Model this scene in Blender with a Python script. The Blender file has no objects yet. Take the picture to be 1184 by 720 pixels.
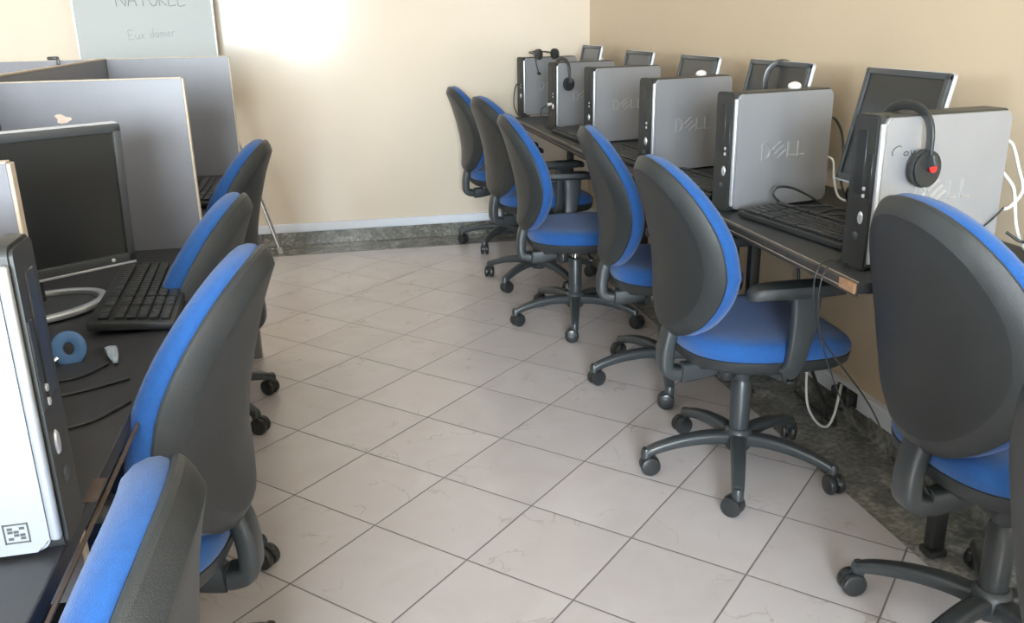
import bpy, bmesh, math, random
from mathutils import Vector, Matrix
random.seed(7)
SC = bpy.context.scene
COL = SC.collection
PI = math.pi
R = math.radians

# ------------------------------------------------------------------ materials
def newmat(name):
    m = bpy.data.materials.new(name); m.use_nodes = True
    nt = m.node_tree
    return m, nt, nt.nodes['Principled BSDF']

def N(nt, kind, **kw):
    n = nt.nodes.new(kind)
    for k, v in kw.items(): setattr(n, k, v)
    return n

def simple(name, col, rough=0.5, metal=0.0, var=0.12, scale=40, bump=0.0, bscale=300, spec=0.5, coat=0.0, coat_rough=0.2, sheen=0.0):
    """A base colour broken up by two octaves of noise, optional fine bump."""
    m, nt, b = newmat(name)
    tc = N(nt, 'ShaderNodeTexCoord')
    nz = N(nt, 'ShaderNodeTexNoise'); nz.inputs['Scale'].default_value = scale; nz.inputs['Detail'].default_value = 4
    nt.links.new(tc.outputs['Object'], nz.inputs['Vector'])
    mx = N(nt, 'ShaderNodeMix', data_type='RGBA')
    mx.inputs[6].default_value = (*[c*(1-var) for c in col], 1)
    mx.inputs[7].default_value = (*[min(1, c*(1+var)) for c in col], 1)
    nt.links.new(nz.outputs['Fac'], mx.inputs[0])
    nt.links.new(mx.outputs[2], b.inputs['Base Color'])
    b.inputs['Roughness'].default_value = rough
    b.inputs['Metallic'].default_value = metal
    b.inputs['Specular IOR Level'].default_value = spec
    b.inputs['Coat Weight'].default_value = coat
    b.inputs['Coat Roughness'].default_value = coat_rough
    b.inputs['Sheen Weight'].default_value = sheen
    if bump:
        n2 = N(nt, 'ShaderNodeTexNoise'); n2.inputs['Scale'].default_value = bscale; n2.inputs['Detail'].default_value = 2
        nt.links.new(tc.outputs['Object'], n2.inputs['Vector'])
        bp = N(nt, 'ShaderNodeBump'); bp.inputs['Strength'].default_value = bump; bp.inputs['Distance'].default_value = 0.002
        nt.links.new(n2.outputs['Fac'], bp.inputs['Height'])
        nt.links.new(bp.outputs['Normal'], b.inputs['Normal'])
    return m

M = {}
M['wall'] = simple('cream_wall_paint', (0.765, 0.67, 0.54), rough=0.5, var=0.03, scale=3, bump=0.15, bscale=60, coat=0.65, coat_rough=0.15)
M['wall_tan'] = simple('tan_wall_paint', (0.65, 0.53, 0.38), rough=0.5, var=0.03, scale=3, bump=0.15, bscale=60, coat=0.2, coat_rough=0.3)  # shade of grazing window light on the right wall mixed into the tan
M['ceiling'] = simple('ceiling_paint', (0.78, 0.76, 0.70), rough=0.8, var=0.02, scale=4)
M['trunking'] = simple('white_plastic_trunking', (0.80, 0.85, 0.93), rough=0.4, var=0.04, scale=20)
M['black'] = simple('black_moulded_plastic', (0.026, 0.030, 0.032), rough=0.42, var=0.15, scale=14, bump=0.35, bscale=700, spec=0.55)
M['black_gloss'] = simple('black_smooth_plastic', (0.030, 0.032, 0.033), rough=0.28, var=0.15, scale=20)
M['black_rim'] = simple('black_satin_plastic', (0.042, 0.049, 0.053), rough=0.36, var=0.1, scale=14, spec=0.6)
M['charcoal'] = simple('charcoal_plastic', (0.036, 0.038, 0.037), rough=0.42, var=0.12, scale=20)
M['blue'] = simple('blue_woven_fabric', (0.008, 0.088, 0.315), rough=0.85, var=0.22, scale=120, bump=0.6, bscale=900, sheen=0.25)
M['chrome'] = simple('chrome_steel', (0.75, 0.76, 0.78), rough=0.15, metal=1.0, var=0.03)
M['silver'] = simple('silver_painted_plastic', (0.43, 0.445, 0.475), rough=0.48, metal=0.55, var=0.05, scale=9, bump=0.08, bscale=500)
M['silver_edge'] = simple('bright_silver_plastic', (0.70, 0.73, 0.77), rough=0.32, metal=0.6, var=0.03)
M['logo'] = simple('silver_logo_plastic', (0.62, 0.64, 0.66), rough=0.35, metal=0.75, var=0.03)  # panel silver made lighter, highlights of the embossed letters put into the colour
M['steel_case'] = simple('dark_steel_case', (0.075, 0.078, 0.074), rough=0.45, metal=0.5, var=0.1, scale=16)
M['desk'] = simple('dark_desk_laminate', (0.028, 0.031, 0.033), rough=0.45, spec=0.35, var=0.35, scale=9, bump=0.1, bscale=200)
M['desk_left'] = simple('dark_brown_laminate', (0.040, 0.040, 0.044), rough=0.5, var=0.3, scale=12, bump=0.1, bscale=200)
M['edge_band'] = simple('worn_black_edge_band', (0.05, 0.046, 0.042), rough=0.45, var=0.4, scale=60)
M['raw_wood'] = simple('raw_chipboard', (0.36, 0.20, 0.11), rough=0.8, var=0.3, scale=80)
M['worn_line'] = simple('worn_edge_wood', (0.33, 0.27, 0.22), rough=0.7, var=0.5, scale=35)
M['brown_line'] = simple('dark_worn_edge', (0.09, 0.06, 0.045), rough=0.6, var=0.5, scale=30)
M['panel'] = simple('grey_laminate_panel', (0.20, 0.202, 0.225), rough=0.36, var=0.16, scale=6, bump=0.08, bscale=250)
M['panel_edge'] = simple('beige_panel_edge', (0.58, 0.50, 0.40), rough=0.6, var=0.2, scale=50)
M['screen'] = simple('dark_lcd_screen', (0.024, 0.026, 0.026), rough=0.33, var=0.1, scale=5)
M['bezel_grey'] = simple('dark_grey_bezel', (0.060, 0.066, 0.070), rough=0.38, var=0.1, scale=18)
M['white_plastic'] = simple('white_plastic', (0.80, 0.80, 0.78), rough=0.4, var=0.04)
M['light_grey'] = simple('light_grey_plastic', (0.55, 0.56, 0.56), rough=0.4, var=0.06)
M['red'] = simple('red_plastic', (0.62, 0.03, 0.03), rough=0.4, var=0.1)
M['ring_blue'] = simple('blue_plastic_ring', (0.10, 0.24, 0.50), rough=0.4, var=0.1)
M['board'] = simple('white_board_enamel', (0.50, 0.545, 0.55), rough=0.65, var=0.03, scale=5, spec=0.2)
M['ink'] = simple('faded_marker_ink', (0.24, 0.26, 0.27), rough=0.7, var=0.2)
M['ink_faint'] = simple('faint_marker_ink', (0.34, 0.38, 0.39), rough=0.7, var=0.1)
M['ink_dark'] = simple('black_marker_ink', (0.08, 0.08, 0.08), rough=0.7, var=0.2)
M['foam'] = simple('black_ear_foam', (0.030, 0.032, 0.032), rough=0.9, var=0.3, scale=200, bump=0.6, bscale=500)
M['peel'] = simple('torn_laminate_core', (0.70, 0.56, 0.46), rough=0.85, var=0.15, scale=60)
M['paper'] = simple('pale_blue_plastic_wrap', (0.45, 0.52, 0.60), rough=0.4, var=0.3, scale=60)
M['glass'] = None
gm, nt, b = newmat('window_glass'); b.inputs['Transmission Weight'].default_value = 1; b.inputs['Roughness'].default_value = 0.0
b.inputs['Base Color'].default_value = (0.95, 0.97, 1, 1); b.inputs['IOR'].default_value = 1.1
gn = N(nt, 'ShaderNodeTexNoise'); gn.inputs['Scale'].default_value = 2.0
M['glass'] = gm

def granite():
    m, nt, b = newmat('polished_granite')
    tc = N(nt, 'ShaderNodeNewGeometry')
    n1 = N(nt, 'ShaderNodeTexNoise'); n1.inputs['Scale'].default_value = 7; n1.inputs['Detail'].default_value = 8; n1.inputs['Distortion'].default_value = 1.4
    n2 = N(nt, 'ShaderNodeTexNoise'); n2.inputs['Scale'].default_value = 55; n2.inputs['Detail'].default_value = 5
    for n in (n1, n2): nt.links.new(tc.outputs['Position'], n.inputs['Vector'])
    ad = N(nt, 'ShaderNodeMix', data_type='FLOAT'); ad.inputs[0].default_value = 0.45
    nt.links.new(n1.outputs['Fac'], ad.inputs[2]); nt.links.new(n2.outputs['Fac'], ad.inputs[3])
    cr = N(nt, 'ShaderNodeValToRGB')
    e = cr.color_ramp.elements
    e[0].position = 0.36; e[0].color = (0.10, 0.105, 0.095, 1)
    e[1].position = 0.66; e[1].color = (0.44, 0.42, 0.38, 1)
    k = cr.color_ramp.elements.new(0.5); k.color = (0.20, 0.20, 0.175, 1)
    nt.links.new(ad.outputs[0], cr.inputs[0]); nt.links.new(cr.outputs[0], b.inputs['Base Color'])
    b.inputs['Roughness'].default_value = 0.22
    return m
M['granite'] = granite()

TS = 0.315
def floor_tiles():
    m, nt, b = newmat('diagonal_ceramic_tiles')
    L = nt.links.new
    g = N(nt, 'ShaderNodeNewGeometry'); sp = N(nt, 'ShaderNodeSeparateXYZ'); L(g.outputs['Position'], sp.inputs[0])
    def mth(op, a, c=None):
        n = N(nt, 'ShaderNodeMath', operation=op)
        for i, v in enumerate((a, c)):
            if v is None: continue
            if isinstance(v, (int, float)): n.inputs[i].default_value = v
            else: L(v, n.inputs[i])
        return n.outputs[0]
    k = 0.70711/TS
    a = mth('MULTIPLY', sp.outputs[0], k); c = mth('MULTIPLY', sp.outputs[1], k)
    u = mth('ADD', mth('ADD', a, c), -4.9756)
    v = mth('ADD', mth('SUBTRACT', c, a), -4.7956)
    def edge(t):
        f = mth('SUBTRACT', t, mth('FLOOR', t))
        return mth('MINIMUM', f, mth('SUBTRACT', 1.0, f))
    d = mth('MINIMUM', edge(u), edge(v))
    grout = N(nt, 'ShaderNodeMapRange'); grout.inputs[1].default_value = 0.004; grout.inputs[2].default_value = 0.010
    L(d, grout.inputs[0])                                   # 0 in grout, 1 on tile
    cell = N(nt, 'ShaderNodeCombineXYZ'); L(mth('FLOOR', u), cell.inputs[0]); L(mth('FLOOR', v), cell.inputs[1])
    wn = N(nt, 'ShaderNodeTexWhiteNoise', noise_dimensions='3D'); L(cell.outputs[0], wn.inputs['Vector'])
    # tile-local coordinates shifted per tile so the veins break at the joints
    off = N(nt, 'ShaderNodeVectorMath', operation='SCALE'); L(wn.outputs['Color'], off.inputs[0]); off.inputs['Scale'].default_value = 9.0
    pos = N(nt, 'ShaderNodeVectorMath', operation='ADD'); L(g.outputs['Position'], pos.inputs[0]); L(off.outputs[0], pos.inputs[1])
    n1 = N(nt, 'ShaderNodeTexNoise'); n1.inputs['Scale'].default_value = 5; n1.inputs['Detail'].default_value = 6; n1.inputs['Distortion'].default_value = 1.0
    L(pos.outputs[0], n1.inputs['Vector'])
    n2 = N(nt, 'ShaderNodeTexNoise'); n2.inputs['Scale'].default_value = 4.5; n2.inputs['Detail'].default_value = 5; n2.inputs['Distortion'].default_value = 0.6
    L(pos.outputs[0], n2.inputs['Vector'])
    vein = mth('ABSOLUTE', mth('SUBTRACT', n2.outputs['Fac'], 0.5))
    vr = N(nt, 'ShaderNodeMapRange'); vr.inputs[1].default_value = 0.0; vr.inputs[2].default_value = 0.010; vr.inputs[3].default_value = 1.0; vr.inputs[4].default_value = 0.0
    L(vein, vr.inputs[0])
    n3 = N(nt, 'ShaderNodeTexNoise'); n3.inputs['Scale'].default_value = 6; L(pos.outputs[0], n3.inputs['Vector'])
    gate = N(nt, 'ShaderNodeMapRange'); gate.inputs[1].default_value = 0.52; gate.inputs[2].default_value = 0.62; L(n3.outputs['Fac'], gate.inputs[0])
    vf = mth('MULTIPLY', mth('MULTIPLY', vr.outputs[0], gate.outputs[0]), 0.38)
    base = N(nt, 'ShaderNodeMix', data_type='RGBA'); L(n1.outputs['Fac'], base.inputs[0])
    base.inputs[6].default_value = (0.570, 0.515, 0.510, 1); base.inputs[7].default_value = (0.690, 0.660, 0.668, 1)
    vn = N(nt, 'ShaderNodeMix', data_type='RGBA'); L(vf, vn.inputs[0]); L(base.outputs[2], vn.inputs[6]); vn.inputs[7].default_value = (0.27, 0.21, 0.18, 1)
    tint = N(nt, 'ShaderNodeMix', data_type='RGBA', blend_type='MULTIPLY'); tint.inputs[0].default_value = 1.0
    tv = mth('ADD', mth('MULTIPLY', wn.outputs['Value'], 0.07), 0.94)
    cc = N(nt, 'ShaderNodeCombineColor'); [L(tv, cc.inputs[i]) for i in range(3)]
    L(vn.outputs[2], tint.inputs[6]); L(cc.outputs[0], tint.inputs[7])
    fin = N(nt, 'ShaderNodeMix', data_type='RGBA'); L(grout.outputs[0], fin.inputs[0]); fin.inputs[6].default_value = (0.20, 0.18, 0.175, 1); L(tint.outputs[2], fin.inputs[7])
    L(fin.outputs[2], b.inputs['Base Color'])
    ro = N(nt, 'ShaderNodeMapRange'); L(grout.outputs[0], ro.inputs[0]); ro.inputs[3].default_value = 0.7; ro.inputs[4].default_value = 0.24
    L(ro.outputs[0], b.inputs['Roughness'])
    bp = N(nt, 'ShaderNodeBump'); bp.inputs['Strength'].default_value = 0.4; bp.inputs['Distance'].default_value = 0.002
    L(grout.outputs[0], bp.inputs['Height']); L(bp.outputs['Normal'], b.inputs['Normal'])
    return m
M['tiles'] = floor_tiles()

# ------------------------------------------------------------------ mesh helpers
def bx(bm, c, s, bev=0.0, seg=2, mat=None):
    """box of size s centred on c, optionally bevelled and transformed by mat"""
    t = bmesh.new()
    bmesh.ops.create_cube(t, size=1.0)
    bmesh.ops.scale(t, vec=Vector(s), verts=t.verts)
    if bev:
        bmesh.ops.bevel(t, geom=list(t.edges), offset=bev, segments=seg, affect='EDGES', profile=0.5)
    bmesh.ops.translate(t, vec=Vector(c), verts=t.verts)
    if mat is not None: bmesh.ops.transform(t, matrix=mat, verts=t.verts)
    merge(bm, t)

def merge(bm, t):
    vm = {}
    for v in t.verts: vm[v] = bm.verts.new(v.co)
    for f in t.faces:
        try: bm.faces.new([vm[v] for v in f.verts])
        except ValueError: pass
    t.free()

def rings(bm, rs, cap=True, close=True):
    """skin a list of equal-length vertex rings"""
    vr = [[bm.verts.new(p) for p in r] for r in rs]
    n = len(vr[0])
    for a, b in zip(vr, vr[1:]):
        for i in range(n if close else n-1):
            j = (i+1) % n
            try: bm.faces.new((a[i], a[j], b[j], b[i]))
            except ValueError: pass
    if cap:
        for r in (vr[0], vr[-1]):
            try: bm.faces.new(r)
            except ValueError: pass
    return vr

def catmull(pts, n=6, closed=False):
    P = [Vector(p) for p in pts]
    if len(P) < 3: return P
    out = []
    m = len(P)
    for i in range(m if closed else m-1):
        if closed: p0, p1, p2, p3 = P[(i-1) % m], P[i], P[(i+1) % m], P[(i+2) % m]
        else: p0, p1, p2, p3 = P[max(i-1, 0)], P[i], P[i+1], P[min(i+2, m-1)]
        for k in range(n):
            t = k/n
            out.append(0.5*((2*p1)+(-p0+p2)*t+(2*p0-5*p1+4*p2-p3)*t*t+(-p0+3*p1-3*p2+p3)*t**3))
    if not closed: out.append(P[-1])
    return out

def sweep(bm, path, prof, up=Vector((0, 0, 1)), closed=False, scale=None):
    """sweep a 2-D profile [(side, up)] along a path; scale(i/n) -> (ks, ku)"""
    path = [Vector(p) for p in path]
    n = len(path); rs = []
    for i, p in enumerate(path):
        if closed: d = path[(i+1) % n]-path[i-1]
        else: d = path[min(i+1, n-1)]-path[max(i-1, 0)]
        d.normalize()
        u = up
        if abs(d.dot(u)) > 0.97: u = Vector((1, 0, 0)) if abs(d.x) < 0.9 else Vector((0, 1, 0))
        s = d.cross(u).normalized(); w = s.cross(d).normalized()
        ks, ku = scale(i/max(1, n-1)) if scale else (1, 1)
        rs.append([p+s*(a*ks)+w*(b*ku) for a, b in prof])
    if closed: rs.append(rs[0]); rings(bm, rs, cap=False)
    else: rings(bm, rs)
    if closed: bmesh.ops.remove_doubles(bm, verts=bm.verts, dist=1e-6)

def circ(r, n=8): return [(r*math.cos(2*PI*i/n), r*math.sin(2*PI*i/n)) for i in range(n)]
def rrect(w, h, r=None, n=3):
    r = min(w, h)*0.3 if r is None else r
    out = []
    for cx, cy, a0 in ((w/2-r, h/2-r, 0), (-w/2+r, h/2-r, 90), (-w/2+r, -h/2+r, 180), (w/2-r, -h/2+r, 270)):
        for k in range(n+1):
            a = R(a0+90*k/n); out.append((cx+r*math.cos(a), cy+r*math.sin(a)))
    return out
def tube(bm, pts, r, n=8, smooth=6, closed=False):
    frames_tube(bm, catmull(pts, smooth, closed) if smooth else [Vector(p) for p in pts], r, n, closed)
def frames_tube(bm, path, r, n=8, closed=False):
    """tube with a parallel-transport frame, no twisting on vertical runs"""
    m = len(path); rs = []; s = None
    for i, p in enumerate(path):
        d = (path[(i+1) % m]-path[i-1]) if closed else (path[min(i+1, m-1)]-path[max(i-1, 0)])
        if d.length < 1e-9: d = Vector((0, 0, 1))
        d.normalize()
        if s is None: s = d.orthogonal().normalized()
        s = (s-d*s.dot(d)).normalized(); w = d.cross(s)
        rs.append([p+(s*math.cos(2*PI*k/n)+w*math.sin(2*PI*k/n))*r for k in range(n)])
    if closed: rs.append(rs[0])
    rings(bm, rs, cap=not closed)
def lathe(bm, prof, n=20, mat=None):
    t = bmesh.new()
    rings(t, [[Vector((r*math.cos(2*PI*i/n), r*math.sin(2*PI*i/n), z)) for i in range(n)] for r, z in prof])
    if mat is not None: bmesh.ops.transform(t, matrix=mat, verts=t.verts)
    merge(bm, t)
def prism(bm, outline, axis, a, b, bev=0.0, seg=2):
    """extrude a closed 2-D outline between a and b along axis: 'x' (y,z), 'y' (x,z), 'z' (x,y)"""
    f = {'x': lambda p, t: Vector((t, p[0], p[1])), 'y': lambda p, t: Vector((p[0], t, p[1])), 'z': lambda p, t: Vector((p[0], p[1], t))}[axis]
    t = bmesh.new()
    rings(t, [[f(p, a) for p in outline], [f(p, b) for p in outline]])
    if bev:
        es = [e for e in t.edges if len({round({'x': v.co.x, 'y': v.co.y, 'z': v.co.z}[axis], 6) for v in e.verts}) == 1]
        bmesh.ops.bevel(t, geom=es, offset=bev, segments=seg, affect='EDGES')
    merge(bm, t)

def finish(bm, name, mat, smooth=40):
    bmesh.ops.recalc_face_normals(bm, faces=bm.faces)
    me = bpy.data.meshes.new(name); bm.to_mesh(me); bm.free()
    me.materials.append(mat)
    if smooth:
        for p in me.polygons: p.use_smooth = True
        me.set_sharp_from_angle(angle=R(smooth))
    return me
def mk(fn, name, mat, smooth=40):
    bm = bmesh.new(); fn(bm); return finish(bm, name, mat, smooth)
def link(name, me, parent=None, loc=None, rot=None, label=None):
    o = bpy.data.objects.new(name, me); COL.objects.link(o)
    if parent: o.parent = parent
    if loc is not None: o.location = loc
    if rot is not None: o.rotation_euler = rot
    if label: o['label'] = label
    return o
def thing(name, label, cat, loc=(0, 0, 0), rot=(0, 0, 0), group=None, me=None):
    o = bpy.data.objects.new(name, me); COL.objects.link(o)
    o.location = loc; o.rotation_euler = rot
    o['label'] = label; o['category'] = cat
    if group: o['group'] = group
    return o
def struct(name, fn, mat, smooth=0):
    o = link(name, mk(fn, name, mat, smooth)); o['kind'] = 'structure'; return o

# ------------------------------------------------------------------ the room
XR, YB, XL, YF, ZC = 1.665, 5.61, -3.3, -4.0, 2.85
BW = 0.275
struct('floor', lambda bm: bx(bm, ((XL+XR-BW)/2, (YF+YB-BW)/2, -0.03), (XR-BW-XL, YB-BW-YF, 0.06)), M['tiles'])
def gr(bm):
    bx(bm, ((XL+XR)/2, YB-BW/2, -0.03), (XR-XL, BW, 0.06)); bx(bm, (XR-BW/2, (YF+YB-BW)/2, -0.03), (BW, YB-BW-YF, 0.06))
struct('floor_border', gr, M['granite'])
struct('wall_back', lambda bm: bx(bm, ((XL+XR)/2, YB+0.06, ZC/2), (XR-XL+0.24, 0.12, ZC)), M['wall'])
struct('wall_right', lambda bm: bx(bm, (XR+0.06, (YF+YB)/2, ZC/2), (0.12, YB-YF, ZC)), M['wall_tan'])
struct('ceiling', lambda bm: bx(bm, ((XL+XR)/2, (YF+YB)/2, ZC+0.06), (XR-XL+0.24, YB-YF+0.24, 0.12)), M['ceiling'])
# wall behind the photographer, with the window that lights the room
WX0, WX1, WZ0, WZ1 = -1.55, 0.1, 1.0, 2.35
def wf(bm):
    y = YF-0.06
    bx(bm, ((XL-0.12+WX0)/2, y, ZC/2), (WX0-XL+0.12, 0.12, ZC)); bx(bm, ((XR+0.12+WX1)/2, y, ZC/2), (XR+0.12-WX1, 0.12, ZC))
    bx(bm, ((WX0+WX1)/2, y, WZ0/2), (WX1-WX0, 0.12, WZ0)); bx(bm, ((WX0+WX1)/2, y, (WZ1+ZC)/2), (WX1-WX0, 0.12, ZC-WZ1))
struct('wall_front', wf, M['wall'])
LY0, LY1, LZ0, LZ1 = 0.6, 2.6, 1.05, 2.25  # opening for a side window added only as a fill source
def wl(bm):
    x = XL-0.06
    bx(bm, (x, (YF+LY0)/2, ZC/2), (0.12, LY0-YF, ZC)); bx(bm, (x, (LY1+YB)/2, ZC/2), (0.12, YB-LY1, ZC))
    bx(bm, (x, (LY0+LY1)/2, LZ0/2), (0.12, LY1-LY0, LZ0)); bx(bm, (x, (LY0+LY1)/2, (LZ1+ZC)/2), (0.12, LY1-LY0, ZC-LZ1))
struct('wall_left', wl, M['wall'])
def winframe(bm, axis, p, a0, a1, z0, z1):
    w = 0.05
    def put(a, z, sa, sz):
        if axis == 'x': bx(bm, (a, p, z), (sa, 0.06, sz), 0.004)
        else: bx(bm, (p, a, z), (0.06, sa, sz), 0.004)
    am, zm = (a0+a1)/2, (z0+z1)/2
    for a in (a0+w/2, am, a1-w/2): put(a, zm, w, z1-z0)
    for z in (z0+w/2, z1-w/2): put(am, z, a1-a0, w)
o = struct('window_1', lambda bm: winframe(bm, 'x', YF-0.06, WX0, WX1, WZ0, WZ1), M['white_plastic'])
o = struct('window_2', lambda bm: winframe(bm, 'y', XL-0.06, LY0, LY1, LZ0, LZ1), M['white_plastic'])  # added frame around the fill opening
# skirting: granite slabs with joints, white cable trunking on top
def skirt_back(bm):
    x = XR-0.015
    while x > XL:
        x2 = max(XL, x-0.30); bx(bm, ((x+x2)/2, YB-0.0075, 0.0425), (x-x2-0.003, 0.015, 0.085), 0.002, 1); x = x2
def skirt_right(bm):
    y = YB-0.016
    while y > YF:
        y2 = max(YF, y-0.30); bx(bm, (XR-0.0075, (y+y2)/2, 0.0375), (0.015, y-y2-0.003, 0.075), 0.002, 1); y = y2
struct('baseboard_back', skirt_back, M['granite']); struct('baseboard_right', skirt_right, M['granite'])
struct('trim_1', lambda bm: (bx(bm, ((XL+XR)/2, YB-0.01, 0.1115), (XR-XL, 0.02, 0.053), 0.003), bx(bm, ((XL+XR)/2, YB-0.0215, 0.1115), (XR-XL, 0.003, 0.040), 0.001)), M['trunking'])
struct('trim_2', lambda bm: (bx(bm, (XR-0.0125, (YF+YB-0.03)/2, 0.108), (0.025, YB-0.03-YF, 0.064), 0.003), bx(bm, (XR-0.0265, (YF+YB-0.03)/2, 0.108), (0.003, YB-0.03-YF, 0.048), 0.001)), M['trunking'])

# ------------------------------------------------------------------ swivel chairs
ZB0, ZB1 = 0.462, 0.965
def prof_x(z):
    pts = [(0.44, -0.222), (0.52, -0.213), (0.60, -0.214), (0.68, -0.224), (0.76, -0.242), (0.84, -0.264), (0.92, -0.290), (1.0, -0.318)]
    for (z0, x0), (z1, x1) in zip(pts, pts[1:]):
        if z <= z1:
            t = (z-z0)/(z1-z0); return x0+(x1-x0)*t
    return pts[-1][1]
def back_outline(n=48):
    out = []
    zc, hz, hw = (ZB0+ZB1)/2, (ZB1-ZB0)/2, 0.232
    for i in range(n):
        a = 2*PI*i/n
        c, s = math.cos(a), math.sin(a)
        e = 2/2.25
        y = hw*math.copysign(abs(c)**e, c); z = hz*math.copysign(abs(s)**e, s)
        t = (z+hz)/(2*hz)
        y *= 1.0-0.13*max(0, 0.40-t)/0.40-0.10*max(0, t-0.62)/0.38
        out.append((y, zc+z))
    return out
OUT = back_outline(); BZC = (ZB0+ZB1)/2+0.0
def back_ring(s, dx):
    return [Vector((prof_x(BZC+(z-BZC)*s)-0.012+1.15*(y*s)**2+dx, y*s, BZC+(z-BZC)*s)) for y, z in OUT]
def backshell(bm):
    spec = [(0.90, 0.002), (0.985, 0.002), (1.0, -0.001), (1.002, -0.006), (0.985, -0.013), (0.93, -0.025), (0.868, -0.0345), (0.858, -0.035), (0.75, -0.033), (0.6, -0.031), (0.45, -0.031), (0.3, -0.031), (0.15, -0.031), (0.02, -0.031)]
    rings(bm, [back_ring(s, d) for s, d in spec])
def backcushion(bm):
    spec = [(0.93, 0.000), (0.985, 0.001), (1.005, 0.010), (1.01, 0.022), (0.995, 0.036), (0.955, 0.047), (0.88, 0.053), (0.7, 0.056), (0.55, 0.056), (0.4, 0.056), (0.2, 0.056), (0.02, 0.056)]
    rings(bm, [back_ring(s, d) for s, d in spec])
def seat_outline(n=48):
    out = []
    for i in range(n):
        a = 2*PI*i/n; c, s = math.cos(a), math.sin(a); e = 2/3.0 if c < 0 else 2/4.2
        x = 0.015+0.235*math.copysign(abs(c)**e, c); y = 0.238*math.copysign(abs(s)**e, s)
        if x < 0: y *= 1-0.14*(-x/0.22)
        out.append((x, y))
    return out
SO = seat_outline()
def seat_ring(s, z, drop=0.0):
    return [Vector((0.015+(x-0.015)*s, y*s, z-drop*max(0, (x*s-0.10)/0.15)**2)) for x, y in SO]
def seatcushion(bm):
    rings(bm, [seat_ring(s, z, d) for s, z, d in ((0.93, 0.430, 0), (0.99, 0.432, 0.002), (1.005, 0.442, 0.006), (1.0, 0.458, 0.012), (0.975, 0.472, 0.016), (0.92, 0.482, 0.018), (0.75, 0.486, 0.014), (0.4, 0.482, 0.01), (0.02, 0.480, 0))])
def seatpan(bm):
    rings(bm, [seat_ring(s, z, d) for s, z, d in ((0.02, 0.386, 0), (0.55, 0.386, 0), (0.82, 0.388, 0), (0.94, 0.394, 0), (0.985, 0.406, 0), (1.0, 0.430, 0.002), (0.97, 0.434, 0.002), (0.5, 0.436, 0), (0.02, 0.436, 0))])
def bracket(bm):
    path = catmull([(-0.222, 0, 0.54), (-0.226, 0, 0.49), (-0.240, 0, 0.44), (-0.246, 0, 0.385), (-0.238, 0, 0.346), (-0.195, 0, 0.334), (-0.13, 0, 0.340), (-0.04, 0, 0.362)], 6)
    sweep(bm, path, rrect(0.060, 0.040, 0.012), up=Vector((1, 0, 0.3)))
def mech(bm):
    bx(bm, (0.01, 0, 0.375), (0.24, 0.13, 0.045), 0.012); bx(bm, (-0.11, 0, 0.368), (0.08, 0.09, 0.04), 0.01)
def knob(bm):
    lathe(bm, [(0.004, -0.03), (0.024, -0.028), (0.027, -0.02), (0.027, 0.02), (0.024, 0.028), (0.004, 0.03)], 14, Matrix.Translation((-0.06, -0.02, 0.338)))
    lathe(bm, [(0.010, 0.0), (0.010, 0.03)], 10, Matrix.Translation((-0.06, -0.02, 0.352)))
def lever(bm):
    tube(bm, [(0.03, -0.06, 0.378), (0.03, -0.13, 0.376), (0.035, -0.18, 0.366)], 0.006, 8)
    bx(bm, (0.036, -0.195, 0.363), (0.022, 0.05, 0.012), 0.004)
def column(bm):
    lathe(bm, [(0.010, 0.095), (0.027, 0.095), (0.029, 0.12), (0.031, 0.29), (0.026, 0.300), (0.020, 0.302)], 20)
def boot(bm): lathe(bm, [(0.024, 0.29), (0.028, 0.33), (0.034, 0.36), (0.034, 0.372)], 20)
def piston(bm): lathe(bm, [(0.014, 0.27), (0.014, 0.365)], 14)
def hub(bm):
    lathe(bm, [(0.012, 0.070), (0.034, 0.072), (0.042, 0.085), (0.044, 0.115), (0.040, 0.135), (0.032, 0.142)], 20)
def legm(bm):
    path = catmull([(0.030, 0, 0.108), (0.09, 0, 0.112), (0.16, 0, 0.106), (0.22, 0, 0.093), (0.262, 0, 0.080), (0.280, 0, 0.070)], 5)
    sweep(bm, path, rrect(0.048, 0.040, 0.013), scale=lambda t: (1.0-0.32*t, 1.0-0.38*t))
    lathe(bm, [(0.006, 0.052), (0.016, 0.053), (0.017, 0.072), (0.012, 0.085)], 12, Matrix.Translation((0.282, 0, 0)))
def caster(bm):
    for s in (-1, 1):
        mt = Matrix.Translation((0.012, s*0.0135, 0.030)) @ Matrix.Rotation(PI/2, 4, 'X')
        lathe(bm, [(0.004, -0.010), (0.022, -0.0105), (0.028, -0.008), (0.030, -0.003), (0.030, 0.004), (0.028, 0.0085), (0.020, 0.0105), (0.004, 0.010)], 18, mt)
    lathe(bm, [(0.006, -0.014), (0.006, 0.014)], 8, Matrix.Translation((0.012, 0, 0.030)) @ Matrix.Rotation(PI/2, 4, 'X'))
    tube(bm, [(0.012, 0, 0.030), (0.006, 0, 0.048), (0.0, 0, 0.062)], 0.006, 8)
    prism(bm, [(0.030*math.cos(a)+0.012, 0.030+0.0335*math.sin(a)) for a in [R(k) for k in range(15, 181, 15)]]+[(-0.012, 0.036), (0.020, 0.034)], 'y', -0.004, 0.004)
def armpost(bm, s):
    path = catmull([(-0.02, s*0.10, 0.400), (0.0, s*0.19, 0.398), (0.012, s*0.238, 0.408), (0.020, s*0.256, 0.45), (0.026, s*0.263, 0.52), (0.030, s*0.265, 0.58), (0.030, s*0.265, 0.632)], 5)
    sweep(bm, path, rrect(0.060, 0.022, 0.008), up=Vector((0, s, 0.15)), scale=lambda t: (0.85+0.55*max(0, t-0.45)/0.55, 1.0+0.25*t))
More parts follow.
